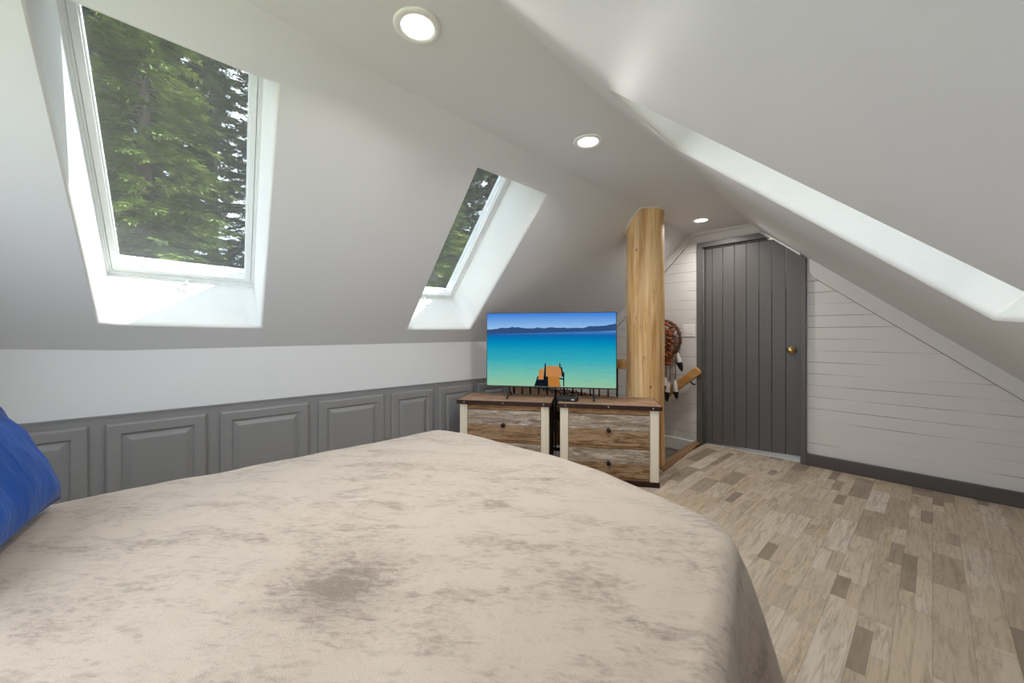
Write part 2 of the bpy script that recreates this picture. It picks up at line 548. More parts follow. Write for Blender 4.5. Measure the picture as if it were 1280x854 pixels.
def slope_mesh(name, fn, topx, botx, holes, mat, y1):
    """sloped ceiling as a triangulated sheet with openings; 2D domain is (y, x)"""
    ys = YS
    pts, edges = [], []
    outer = [(y, topx(y)) for y in ys] + [(y1, topx(y1) + (botx - topx(y1)) * k / 12) for k in range(1, 12)] + \
            [(y, botx) for y in reversed(ys)] + [(Y0, botx + (topx(Y0) - botx) * k / 12) for k in range(1, 12)]
    pts += [V(p) for p in outer]
    n = len(outer)
    edges += [(i, (i + 1) % n) for i in range(n)]
    for h in holes:
        b = len(pts)
        loop = []
        for i in range(4):
            p, q = V(h[i]), V(h[(i + 1) % 4])
            loop += [p.lerp(q, k / 10) for k in range(10)]
        pts += loop
        edges += [(b + i, b + (i + 1) % len(loop)) for i in range(len(loop))]

    def inside(p, poly):
        c = False
        for i in range(len(poly)):
            a, b = poly[i], poly[i - 1]
            if (a[1] > p[1]) != (b[1] > p[1]) and p[0] < (b[0] - a[0]) * (p[1] - a[1]) / (b[1] - a[1]) + a[0]:
                c = not c
        return c
    for i in range(1, 36):
        for k in range(1, 12):
            y = Y0 + (y1 - Y0) * i / 36
            p = (y, topx(y) + (botx - topx(y)) * k / 12)
            if not any(inside(p, h) for h in holes):
                pts.append(V(p))
    vo, _, fo, *_r = delaunay_2d_cdt(pts, edges, [], 1, 1e-6)
    mb = MB()
    mb.v = [fn(p[0], p[1]) for p in vo]
    for f in fo:
        c = (sum(vo[i][0] for i in f) / len(f), sum(vo[i][1] for i in f) / len(f))
        if not any(inside(c, h) for h in holes) and inside(c, outer):
            mb.face(f, 0, True)
    return mb.build(name, mat)


# skylight openings: corners in order top-near, top-far, bottom-far, bottom-near as (y, x)
SK1 = [(-.262, -1.570), (.330, -1.596), (.461, -2.664), (-.202, -2.642)]
SK2 = [(1.284, -1.671), (1.884, -1.700), (1.983, -2.682), (1.388, -2.682)]
SK3 = [(1.225, -.815), (1.868, -.850), (1.915, .128), (1.240, .190)]

struct(slope_mesh('ceiling_left', left_pt, lambda y: itp(LT, y), KX, [SK1, SK2], M_slope, Y1),
       'grey white sloped ceiling holding the two left skylights', 'ceiling')
struct(slope_mesh('ceiling_right', right_pt, lambda y: itp(RT, y), RX, [SK3], M_slope, Y1),
       'grey white sloped ceiling on the right with one deep skylight', 'ceiling')
mb = MB()
ys = YS
mb.grid([[V((itp(LT, y) + (itp(RT, y) - itp(LT, y)) * k / 6, y, ZC + (itp(RZ, y) - ZC) * k / 6)) for k in range(7)] for y in ys])
struct(mb.build('ceiling', M_ceil), 'narrow flat ceiling strip with recessed lights between the slopes', 'ceiling')

# knee wall on the left, short wall on the right, wall behind the camera with an added gable window for fill light
mb = MB()
ys = YS
mb.grid([[V((KX, y, -1.5)), V((KX, y, .3)), V((KX, y, itp(KZ, y)))] for y in ys], smooth=False)
struct(mb.build('wall_left', M_knee), 'low off white knee wall above the grey wainscot', 'wall')
mb = MB()
mb.grid([[V((RX, y, -.05)), V((RX, y, right_pt(y, RX).z + .0))] for y in ys], smooth=False)
struct(mb.build('wall_right', M_knee), 'low off white knee wall at the right eave', 'wall')
WX0, WX1, WZ0, WZ1 = -1.85, .10, .80, 2.0
mb = MB()
mb.box((KX - .3, Y0 - .12, -.05), (WX0, Y0, 2.3)); mb.box((WX1, Y0 - .12, -.05), (RX + .3, Y0, 2.3))
mb.box((WX0, Y0 - .12, -.05), (WX1, Y0, WZ0)); mb.box((WX0, Y0 - .12, WZ1), (WX1, Y0, 2.3))
struct(mb.build('wall_back', M_knee), 'off white gable wall behind the bed', 'wall')
w4 = empty('fill_window', ((WX0 + WX1) / 2, Y0, WZ0))  # unseen window added to flood the room with soft light
struct(w4, 'added wide gable window out of view, letting in fill light', 'window')
mb = MB()
for a, b in (((WX0, WZ0), (WX0 + .05, WZ1)), ((WX1 - .05, WZ0), (WX1, WZ1)), ((WX0 + .05, WZ0), (WX1 - .05, WZ0 + .05)), ((WX0 + .05, WZ1 - .05), (WX1 - .05, WZ1)), ((-1.15, WZ0 + .05), (-1.1, WZ1 - .05))):
    mb.box((a[0], Y0 - .1, a[1]), (b[0], Y0 - .02, b[1]))
mb.build('frame', M_frame, w4, .004)  # frame of the added fill window
MB().box((WX0 + .04, Y0 - .065, WZ0 + .04), (WX1 - .04, Y0 - .06, WZ1 - .04)).build('pane', glass_mat('fill_window_glass', (.97, .98, .98, 1), .03), w4)  # pane of the added fill window

# far (end) wall with the door opening; it runs on down into the stairwell
DX0, DX1, DZ1 = -1.553, -.757, 1.955
mb = MB()
mb.box((KX - .2, Y1, -1.5), (DX0, Y1 + .1, 2.3))
mb.box((DX1, Y1, -1.5), (RX + .2, Y1 + .1, 2.3))
mb.box((DX0, Y1, DZ1), (DX1, Y1 + .1, 2.3))
mb.box((DX0, Y1, -1.5), (DX1, Y1 + .1, -.02))
struct(mb.build('wall_far', M_shiplap), 'white shiplap gable wall around the grey door', 'wall')

# floor with the stair opening
SX, SY = -1.535, 3.02
mb = MB()
GD = .475
def guard_y(x):
    # floor edge behind the dressers, parallel to the stair guard
    return 2.642 + .807 * GD + (x - (-1.318 - .5906 * GD)) * .5906 / .807
mb.box((SX, Y0, -.2), (RX, Y1 + .35, 0))
mb.prism([(KX, Y0, 0), (SX, Y0, 0), (SX, guard_y(SX), 0), (KX, guard_y(KX), 0)], (0, 0, -.2))
fl = mb.build('floor', M_floor)
struct(fl, 'grey brown wood look plank floor in mixed strips', 'floor')

# stairwell
mb = MB()
mb.prism([(KX, guard_y(KX), -.2), (SX, guard_y(SX), -.2), (SX, guard_y(SX) - .04, -.2), (KX, guard_y(KX) - .04, -.2)], (0, 0, -1.3))
mb.box((KX, 2.0, -1.56), (SX + .05, Y1, -1.5))
mb.box((SX, SY + .02, -1.5), (SX + .04, Y1, -.2))
struct(mb.build('wall_stairwell', M_knee), 'white lining of the stairwell below the floor', 'wall')
st = empty('stair_flight', (-1.9, 3.5, -.7))
struct(st, 'brown wooden stair flight going down beside the log post', 'stairs')
for k in range(5):
    x1 = SX - .02 - .25 * k
    z = -.19 * (k + 1)
    MB().box((x1 - .27, SY + .07, z - .035), (x1, Y1 - .005, z)).build('tread', M_tread, st, .006)
    MB().box((x1 - .02, SY + .07, z), (x1 - .002, Y1 - .005, z + .155)).build('riser', M_white, st)
# nosing strip along the stair edge
mb = MB()
mb.prism([(-1.447, 2.97, .012), (-1.572, 4.028, .012), (-1.64, 4.028, .012), (-1.545, 3.06, .012)], (0, 0, -.06))
struct(mb.build('trim_1', M_trimwood, bevel=.006), 'brown wood nosing strip along the stair edge', 'trim')
# white skirt on the far wall at floor level in the stairwell
mb = MB(); mb.box((KX, Y1 - .022, -.115), (-1.635, Y1, .008))
struct(mb.build('trim_2', M_white, bevel=.004), 'white skirt board on the shiplap wall inside the stairwell', 'trim')

# sloped trim boards on the far wall
M_shade_line = plain('edge_shade', rgb(120, 114, 108), .8)  # dark colour that paints the shade along the trim's inner edge


def wall_strip(name, pts, label, mat=None, th=.02, gap=None):  # gap: edge along which the painted shade strip runs
    mb = MB(); mb.prism([(p[0], Y1, p[1]) for p in pts], (0, -th, 0))
    o = struct(mb.build(name, mat or M_ship_trim, bevel=.003), label, 'trim')
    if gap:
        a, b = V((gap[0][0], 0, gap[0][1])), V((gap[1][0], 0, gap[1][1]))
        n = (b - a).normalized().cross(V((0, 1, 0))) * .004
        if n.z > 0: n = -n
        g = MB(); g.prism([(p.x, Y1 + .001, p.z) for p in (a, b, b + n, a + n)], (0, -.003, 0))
        g.build('shade_line', M_shade_line, o)  # thin dark strip standing in for the shadow line below the board
    return o


M_ship_trim = plain('greyish_white_trim', rgb(216, 213, 211), .5, bump=.03, bscale=20, var=.01)
rz = lambda x: right_pt(Y1, x).z
lz = lambda x: left_pt(Y1, x).z
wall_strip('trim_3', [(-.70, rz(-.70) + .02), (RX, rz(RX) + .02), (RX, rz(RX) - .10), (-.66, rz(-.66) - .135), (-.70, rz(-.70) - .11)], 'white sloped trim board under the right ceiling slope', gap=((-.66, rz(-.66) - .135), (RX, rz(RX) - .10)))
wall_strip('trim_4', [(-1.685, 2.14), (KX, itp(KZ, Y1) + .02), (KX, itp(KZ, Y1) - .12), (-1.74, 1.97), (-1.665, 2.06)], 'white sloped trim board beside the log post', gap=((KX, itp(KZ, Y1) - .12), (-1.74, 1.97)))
wall_strip('trim_5', [(-1.69, 2.14), (-1.10, 2.13), (-1.10, 2.085), (-1.60, 2.085), (-1.68, 2.06)], 'white trim board above the door', None, .02)

# baseboard to the right of the door
mb = MB(); mb.box((-.722, Y1 - .03, 0), (RX, Y1, .097))
struct(mb.build('baseboard_far', M_basegrey, bevel=.004), 'dark grey baseboard under the white shiplap', 'baseboard')

# ------------------------------------------------------------------ door
door = empty('door_1', (-1.15, Y1, 0))
struct(door, 'dark grey plank door with a corner cut to the roof slope', 'door')


def rzd(x, y=Y1):
    return right_pt(y, x).z


mb = MB()   # casing
cy0, cy1 = Y1 - .034, Y1 + .10
mb.box((-1.607, cy0, -.02), (DX0, cy1, 2.004))
zt = rzd(-.72, cy0) - .002
mb.prism([(DX1, cy0, -.02), (-.717, cy0, -.02), (-.717, cy0, min(2.0, rzd(-.717) - .01)), (DX1, cy0, min(2.0, rzd(DX1) - .01))], (0, cy1 - cy0, 0))
mb.prism([(DX0, cy0, DZ1), (-1.005, cy0, DZ1), (-1.06, cy0, 2.006), (DX0, cy0, 2.004)], (0, cy1 - cy0, 0))
mb.build('door_casing', M_doorgrey, door, .004)
mb = MB()   # stop inside the casing
mb.box((DX0, Y1 - .002, 0), (DX0 + .014, Y1 + .1, DZ1)); mb.box((DX0, Y1 - .002, DZ1 - .014), (-1.0, Y1 + .1, DZ1))
mb.build('door_stop', M_basegrey, door)
leaf_root = None
px = [-1.537, -1.475, -1.377, -1.275, -1.174, -1.072, -.972, -.868, -.760]
mb = MB()
ly = Y1 + .012
for a, b in zip(px, px[1:]):
    def top(x): return min(1.940, rzd(x, ly) + .035)
    def bot(x): return .012 + .042 * (x + 1.537) / .78
    xs = [a + .0015, b - .0015]
    pts = [(xs[0], ly, bot(xs[0])), (xs[1], ly, bot(xs[1])), (xs[1], ly, top(xs[1]))]
    xc = itp(RT, Y1) + (itp(RZ, Y1) + .035 - 1.94) / .86
    if xs[0] < xc < xs[1]: pts.append((xc, ly, 1.94))
    pts.append((xs[0], ly, top(xs[0])))
    mb.prism(pts, (0, .036, 0))
mb.box((-1.53, ly + .02, .06), (-.77, ly + .04, 1.5))
leaf = mb.build('door_leaf', M_doorgrey, door, .0028)
# clipped corner strip
mb = MB()
x0, x1 = -1.01, -.755
mb.prism([(x0, Y1 - .05, rzd(x0, Y1 - .05) - .006), (x1, Y1 - .05, rzd(x1, Y1 - .05) - .006), (x1, Y1 - .05, rzd(x1, Y1 - .05) - .020), (x0, Y1 - .05, rzd(x0, Y1 - .05) - .020)], (0, .06, 0))
mb.build('weather_strip', M_white, door)
mb = MB(); mb.box((DX0, Y1 + .02, -.02), (DX1, Y1 + .3, .006)); mb.box((DX0, Y1 + .055, .0), (DX1, Y1 + .07, .075))
mb.build('threshold', M_white, door)
# knob
KM = Matrix.Translation((-.822, ly, .956)) @ Matrix.Rotation(PI / 2, 4, 'X')
kb = MB().lathe([(.034, .0), (.034, .004), (.028, .009), (.016, .012), (.012, .02), (.012, .032), (.020, .038), (.027, .048), (.028, .058), (.024, .066), (.012, .071), (0, .072)], KM, 24).build('door_knob', M_brass, door)
kb['label'] = 'round antique brass door knob'

# ------------------------------------------------------------------ wainscot
wa = empty('trim_6', (KX, 1.5, 0))
struct(wa, 'grey raised panel wainscot along the left knee wall', 'trim')
WZT = .684
mb = MB(); mb.box((KX, Y0, 0), (KX + .010, SY + .02, WZT)); mb.build('backing', M_panelgrey, wa)
mb = MB(); mb.box((KX, Y0, WZT - .001), (KX + .016, SY + .02, WZT + .007)); mb.build('cap_strip', M_panelgrey, wa)
for a, b in [(-.66, -.242), (-.184, .2135), (.2727, .741), (.800, 1.258), (1.314, 1.680), (1.734, 2.0856), (2.140, 2.50), (2.56, 2.96)]:
    mb = MB()
    zt, zb, x = .648, .10, KX + .010
    def ring(i, h): return [V((x + h, a + i, zb + i)), V((x + h, b - i, zb + i)), V((x + h, b - i, zt - i)), V((x + h, a + i, zt - i))]
    prof = [(0, 0), (0, .010), (.005, .016), (.012, .019), (.052, .019), (.056, .017), (.060, .010), (.064, .008), (.070, .009), (.090, .018), (.094, .019)]
    n = mb.grid([ring(i, h) for i, h in prof], smooth=False, closed=True)
    e = n + (len(prof) - 1) * 4
    mb.face([e, e + 1, e + 2, e + 3])
    mb.build('panel', M_panelgrey, wa)

# ------------------------------------------------------------------ skylights
def skylight(name, fn, hole, D, label, handle=True, screen=True, skew=0., diffuser=False):
    c = [fn(y, x) for y, x in hole]      # top-near, top-far, bottom-far, bottom-near
    nrm = (c[1] - c[0]).cross(c[3] - c[0]).normalized()
    if nrm.z < 0: nrm = -nrm
    out = (nrm + V((0, skew, 0))).normalized()
    root = empty(name, (c[2] + c[3]) / 2)
    struct(root, label, 'window')
    cen = sum(c, V()) / 4

    def loop(depth, inset, per=10):
        cc = []
        for i in range(4):
            p, a, b = c[i], c[i - 1], c[(i + 1) % 4]
            ua, ub = (a - p).normalized(), (b - p).normalized()
            s = max(.3, ua.cross(ub).length)
            cc.append(p + (ua + ub) * (inset / s) + out * depth)
        pts = []
        for i in range(4):
            for k in range(per):
                # follow the gently warped ceiling at the mouth, flat further out
                p = cc[i].lerp(cc[(i + 1) % 4], k / per)
                if depth < .03:
                    q = V(hole[i]).lerp(V(hole[(i + 1) % 4]), k / per)
                    w = fn(q[0], q[1]) - c[i].lerp(c[(i + 1) % 4], k / per)
                    p = p + w
                pts.append(p)
        return pts
    mb = MB()
    rows = [loop(0.0, 0.0), loop(.003, .005), loop(.010, .009), loop(.02, .011), loop(.028, .012), loop(D * .5, .014), loop(D, .016)]
    mb.grid(rows, 0, True, closed=True)
    mb.build('reveal', M_reveal, root)
    # outer curb that closes the opening up to the roof
    mb = MB()
    def ringbox(d0, d1, i0, i1):
        A, B, C_, D_ = loop(d0, i0, 1), loop(d0, i1, 1), loop(d1, i1, 1), loop(d1, i0, 1)
        mb.grid([A, B, C_, D_, A], 0, False, closed=True)
    ringbox(D - .01, D + .14, -.03, .016)
    mb.build('curb', M_frame, root)
    mb = MB(); ringbox(D - .004, D + .05, .012, .024)
    ringbox(D + .008, D + .05, .024, .032)
    mb.build('frame', M_frame, root)
    mb = MB(); ringbox(D + .006, D + .06, .035, .058)
    ringbox(D + .022, D + .06, .058, .063)
    sash = mb.build('sash', M_frame, root)
    g = loop(D + .045, .060, 1)
    mb = MB(); mb.prism(g, out * .006); mb.build('pane', M_glass, sash)
    if screen:
        g = loop(D + .030, .062, 1)
        mb = MB(); mb.prism(g, out * .0008); mb.build('insect_screen', M_screen, sash)
    if diffuser:
        g = loop(D + .028, .040, 1)
        mb = MB(); mb.prism(g, out * .0015); mb.build('sun_diffuser', M_diffuser, root)  # invented blind, keeps a direct sun patch off the bed
    if handle:
        ex = (c[2] - c[3]).normalized()
        base = loop(D - .002, .022, 1); p = base[2].lerp(base[3], .5)
        dn = (c[2] + c[3] - c[0] - c[1]).normalized()
        mb = MB()
        mb.tube([p + ex * -.02 - out * .002, p + ex * .02 - out * .002], .008, 10)
        ctr = p - out * .072 + ex * -.02
        d = (ctr - p).normalized()
        mb.tube([p, p + d * .04], .0055, 8)
        w = ex - d * ex.dot(d); w.normalize()
        c0 = p + d * .066
        mb.tube([c0 + d * .028 * math.cos(t * 2 * PI / 20) + w * .019 * math.sin(t * 2 * PI / 20) for t in range(21)], .0045, 8, cap=False)
        h = mb.build('handle', M_frame, root)
    return root, c, out


skylight('window_1', left_pt, SK1, .33, 'big left skylight over the wainscot, looking out at sunlit firs', skew=.045)
skylight('window_2', left_pt, SK2, .35, 'left skylight above the television, seen at a slant', skew=-.02)
skylight('window_3', right_pt, SK3, .24, 'deep skylight in the right ceiling slope seen edge on', handle=False, screen=False, diffuser=True)

# ------------------------------------------------------------------ downlights
def downlight(x, y, label, watts):
    z = ZC + (itp(RZ, y) - ZC) * (x - itp(LT, y)) / (itp(RT, y) - itp(LT, y))
    o = empty('downlight', (x, y, z))
    tag(o, label, 'ceiling light', 'recessed lights in the flat ceiling')
    T = Matrix.Translation((x, y, z)) @ Matrix.Rotation(PI, 4, 'X')
    MB().lathe([(.078, -.002), (.078, .003), (.074, .007), (.066, .008), (.056, .0065), (.052, .003), (.052, -.001)], T, 40).build('trim_ring', M_white, o)
    MB().lathe([(.0535, .0015), (.053, .0035), (.03, .0045), (0, .005)], T, 40).build('lens', M_lens, o)
    L = bpy.data.lights.new('downlight_lamp', 'AREA'); L.shape = 'DISK'; L.size = .09; L.energy = watts; L.color = (1.0, .96, .91); L.spread = 2.75
    lo = bpy.data.objects.new('lamp', L); COL.objects.link(lo); lo.parent = o; lo.location = (0, 0, -.012)
    return o


W = 4.6
downlight(-1.163, .642, 'recessed round ceiling light nearest the big skylight', W)
downlight(-1.245, 1.696, 'recessed round ceiling light between the log post and the nearest light', W)
downlight(-1.408, 3.60, 'recessed round ceiling light just in front of the grey door', W * .9)

# ------------------------------------------------------------------ log post
PX, PY, PR = -1.652, 3.055, .153
post = empty('log_post', (PX, PY, 0))
tag(post, 'peeled pine log post standing from floor to ceiling behind the dressers', 'post')
random.seed(4)
mb = MB()
rows = []
SEG = 40
for i in range(56):
    z = 2.16 * i / 55
    row = []
    for k in range(SEG):
        a = 2 * PI * k / SEG
        r = PR * (1 + .028 * noise.noise(V((math.cos(a) * 1.2, math.sin(a) * 1.2, z * 1.6))) + .014 * noise.noise(V((math.cos(a) * 3, math.sin(a) * 3, z * 5 + 7))))
        r *= 1 + .03 * max(0, (.5 - z)) / .5 - .02 * max(0, z - 1.6)
        p = V((PX + r * math.cos(a), PY + r * math.sin(a), z))
        if z > 1:
            y = p.y
            zl = left_pt(y, p.x).z if p.x < itp(LT, y) else ZC
            p.z = min(p.z, zl - .001)
        row.append(p)
    rows.append(row)
mb.grid(rows, 0, True, closed=True)
mb.build('log', M_log, post)
mb = MB()   # caulk line where the log meets the ceiling
path = []
for k in range(61):
    a = 2 * PI * k / 60
    r = PR * .985 + .004
    x, y = PX + r * math.cos(a), PY + r * math.sin(a)
    zl = left_pt(y, x).z if x < itp(LT, y) else ZC
    path.append((x, y, min(zl, ZC) - .002))
mb.tube(path, .008, 8, cap=False)
ck = mb.build('caulk_line', M_caulk, post)

# ------------------------------------------------------------------ dressers
DA = math.radians(36.2)
E1 = V((-math.cos(DA), -math.sin(DA), 0))      # to the left along the fronts
E2 = V((-math.sin(DA), math.cos(DA), 0))       # towards the back
P0 = V((-1.318, 2.642, 0))
BW, BD, BH = .710, .345, .55


def dresser(off, label, rootname='dresser'):
    # local frame: x runs right along the front, y to the back
    base = P0 + E1 * (off + BW)
    o = empty(rootname, base, DA)
    tag(o, label, 'dresser', 'rustic two drawer dressers under the television')
    T = Matrix.Translation(base) @ Matrix.Rotation(DA, 4, 'Z')

    def B(lo, hi, name, mat, par=o, bev=.003):
        m = MB(); m.box(lo, hi, 0, T)
        return m.build(name, mat, par, bev)
    m = MB()
    m.box((.012, .012, .05), (BW - .012, BD, BH), 0, T)
    m.build('carcass', M_carcass, o)
    m = MB()
    for z0, z1 in ((.512, .55), (.262, .279), (.030, .050)):
        m.box((.062, .004, z0), (BW - .062, .016, z1), 0, T)
    m.build('rail', M_reclaimed2, o, .002)
    for x in (.005, BW - .065):
        B((x, -.006, .035), (x + .060, .030, .55), 'stile', M_cream)
    # side panels are iron-brown
    B((.0, .03, .05), (.012, BD, .55), 'side_panel', M_carcass, o, 0)
    B((BW - .012, .03, .05), (BW, BD, .55), 'side_panel', M_carcass, o, 0)
    for z0, z1 in ((.283, .508), (.054, .258)):
        d = MB(); zm = z0 + (z1 - z0) * .5
        for mi, a, b in ((0, z0, zm - .0006), (1, zm + .0006, z1)):
            d.box((.067, -.004, a), (BW - .067, .02, b), mi, T)
        dr = d.build('drawer', [M_reclaimed, M_greyed], o, .002)
        K = T @ Matrix.Translation((BW / 2, -.004, zm + .002)) @ Matrix.Rotation(PI / 2, 4, 'X')
        MB().lathe([(.0135, 0), (.0135, .003), (.006, .006), (.006, .013), (.013, .018), (.0165, .024), (.0155, .030), (.009, .034), (0, .035)], K, 20).build('knob', M_knob, dr)
    # dark iron shoe at the bottom
    m = MB(); m.box((.0, -.010, .0), (BW, .03, .036), 0, T); m.box((.0, .03, 0), (.02, BD, .036), 0, T); m.box((BW - .02, .03, 0), (BW, BD, .036), 0, T)
    m.build('base_band', M_bandiron, o, .002)
    # top: boards in a mitred look with an iron edge
    m = MB()
    y0, y1, w = -.018, BD + .012, .012
    m.box((-.012, y0, .552), (BW + .012, y0 + .118, .582), 0, T)
    m.box((-.012, y0 + .119, .552), (BW + .012, y0 + .236, .582), 0, T)
    m.box((-.012, y0 + .237, .552), (BW + .012, y1, .582), 0, T)
    top = m.build('top', M_topwood, o, .0025)
    m = MB()
    m.box((-.015, y0 - .004, .550), (BW + .015, y0, .5815), 0, T)
    m.box((-.016, y0 - .004, .550), (-.012, y1, .5815), 0, T); m.box((BW + .012, y0 - .004, .550), (BW + .016, y1, .5815), 0, T)
    band = m.build('edge_band', M_bandiron, top, .001)
    for x in (.045, BW / 2, BW - .045):
        m = MB()
        m.lathe([(.0065, 0), (.006, .002), (.003, .0035), (0, .004)], T @ Matrix.Translation((x, y0 - .004, .566)) @ Matrix.Rotation(PI / 2, 4, 'X'), 12)
        m.build('rivet', M_rivet, band)
    return o


dresser(0.0, 'reclaimed wood two drawer dresser with cream corners standing against the log post')
dresser(.784, 'reclaimed wood two drawer dresser with cream corners next to the grey wainscot')

# ------------------------------------------------------------------ television
TD = .165
TW, TH = 1.035, .60
tz = .668
TVO = P0 + E1 * (.283 + TW) + E2 * TD
TT = Matrix.Translation(TVO) @ Matrix.Rotation(DA, 4, 'Z')
tv = empty('television', TVO + (E1 * -TW / 2) + V((0, 0, .583)), DA)
tag(tv, 'flat screen television showing a turquoise lake, standing across both dressers', 'television')
mb = MB(); mb.box((0, .0, tz), (TW, .012, tz + TH), 0, TT); mb.box((.18, .012, tz + .05), (TW - .18, .05, tz + TH * .62), 0, TT)
mb.build('casing', M_bezel, tv, .002)


def screen_mat():
    t = NT('lake_picture')
    uv = t.coord('UV')
    u, v, _ = t.sep(uv)
    base = t.ramp(v, [(0., rgb(146, 190, 156)), (.16, rgb(112, 186, 168)), (.36, rgb(52, 168, 180)), (.55, rgb(10, 146, 182)), (.655, rgb(0, 118, 178)), (.70, rgb(24, 96, 168)), (.735, rgb(60, 122, 184)), (.752, rgb(66, 126, 190)),
                      (.7525, rgb(160, 192, 226)), (.84, rgb(128, 176, 226)), (1., rgb(52, 122, 212))])
    rip = t.noise(t.comb(t.math('MULTIPLY', u, 7.), t.math('MULTIPLY', v, 60.), 0.), 1.0, 4, .6)
    wmask = t.math('LESS_THAN', v, .745)
    base = t.mix(t.math('MULTIPLY', wmask, t.math('MULTIPLY', t.smooth(rip, .5, .75), .25)), base, rgb(8, 100, 150))
    # ridge line and the shore line below it
    ridge = t.math('ADD', .800, t.math('MULTIPLY', t.math('SUBTRACT', t.noise(t.comb(u, 0., 0.), 7., 5, .6), .5), .10))
    ridge = t.math('ADD', ridge, t.math('MULTIPLY', t.smooth(u, .72, 1.02), .05))
    ridge = t.math('SUBTRACT', ridge, t.math('MULTIPLY', t.math('SUBTRACT', 1., t.smooth(u, 0., .14)), .02))
    shore = t.math('ADD', .712, t.math('MULTIPLY', u, .045))
    m = t.math('MULTIPLY', t.math('LESS_THAN', v, ridge), t.math('GREATER_THAN', v, shore))
    mc = t.mix(t.noise(t.comb(t.math('MULTIPLY', u, 40.), t.math('MULTIPLY', v, 60.), 0.), 1., 3), rgb(28, 58, 108), rgb(62, 92, 140))
    base = t.mix(m, base, mc)
    e = t.n('ShaderNodeEmission'); t.set(e.inputs[0], base); e.inputs[1].default_value = .54
    return t.shader(e.outputs[0])


S0, S1, SB, ST = .006, TW - .006, tz + .010, tz + TH - .006
sw, sh = S1 - S0, ST - SB
mb = MB()


def sp(u, v, k=0.): return TT @ V((S0 + u * sw, -.0012 - k, SB + v * sh))


mb.poly([sp(0, 0), sp(1, 0), sp(1, 1), sp(0, 1)], 0)


def px2(pts, mat, k):
    mb.poly([sp((x - 62) / 1153., 1 - (y - 80) / 640., k) for x, y in pts], mat)


px2([(530, 630), (500, 719), (640, 719), (640, 632)], 3, .0003)
px2([(545, 570), (588, 563), (584, 660), (535, 660)], 1, .0004)
px2([(602, 540), (735, 540), (757, 632), (588, 632)], 1, .0006)
px2([(624, 632), (722, 632), (738, 719), (628, 719)], 2, .0005)
px2([(596, 518), (606, 518), (606, 632), (586, 632)], 3, .0007)
px2([(725, 513), (735, 513), (737, 560), (727, 560)], 3, .0007)
px2([(738, 548), (752, 548), (760, 632), (748, 632)], 3, .0007)
px2([(757, 590), (770, 590), (770, 715), (760, 715)], 3, .0007)
px2([(724, 640), (760, 646), (760, 658), (724, 652)], 3, .0007)
scr = mb.build('screen', [screen_mat(), emit('dock_planks_light', rgb(186, 128, 76), .54), emit('dock_planks', rgb(176, 116, 52), .54), emit('dock_shadow', rgb(14, 24, 34), .54)], tv, recalc=False)
uvl = scr.data.uv_layers.new(name='UVMap')
inv = (Matrix.Translation(TVO) @ Matrix.Rotation(DA, 4, 'Z')).inverted() @ world_of(tv)
for lp in scr.data.loops:
    p = inv @ scr.data.vertices[lp.vertex_index].co
    uvl.data[lp.index].uv = ((p.x - S0) / sw, (p.z - SB) / sh)
for x in (.19, .86):
    mb = MB()
    mb.tube([TT @ V((x, .02, tz + .01)), TT @ V((x, .018, .625)), TT @ V((x, -.09, .590))], .007, 8)
    mb.tube([TT @ V((x, .018, .640)), TT @ V((x, .10, .590))], .007, 8)
    mb.build('foot', M_black, tv)
bx = empty('streaming_box', P0 + E1 * .655 + E2 * .10 + V((0, 0, .5835)), DA - .1)
tag(bx, 'small black media box lying on the dresser under the television', 'media box')
T = Matrix.Translation(bx.location) @ Matrix.Rotation(DA - .1, 4, 'Z')
mb = MB(); mb.box((-.08, -.045, .0), (.08, .045, .030), 0, T); mb.build('box_shell', M_black, bx, .006, 3)
mb = MB(); mb.box((.035, -.0462, .012), (.055, -.0448, .018), 0, T); mb.build('logo_mark', M_switch, bx)

# cable hanging between the dressers
mb = MB()
g0 = P0 + E1 * .745
pts = [P0 + E1 * .70 + E2 * .16 + V((0, 0, .590)), P0 + E1 * .725 + E2 * .08 + V((0, 0, .589)), g0 + E2 * .02 + V((0, 0, .588)), g0 + E2 * -.012 + V((0, 0, .588)), g0 + E2 * -.028 + V((0, 0, .584)), g0 + E2 * -.030 + V((0, 0, .55)), g0 + E2 * .0 + V((0, 0, .50)),
       g0 + E2 * .05 + V((0, 0, .44)), g0 + E2 * .08 + V((0, 0, .30)), g0 + E2 * .1 + V((0, 0, .05)), g0 + E2 * .1 + V((0, 0, .008))]
mb.tube(pts, .003, 8)
tag(mb.build('power_cord', M_black), 'black power cord hanging down the gap between the two dressers', 'cord')

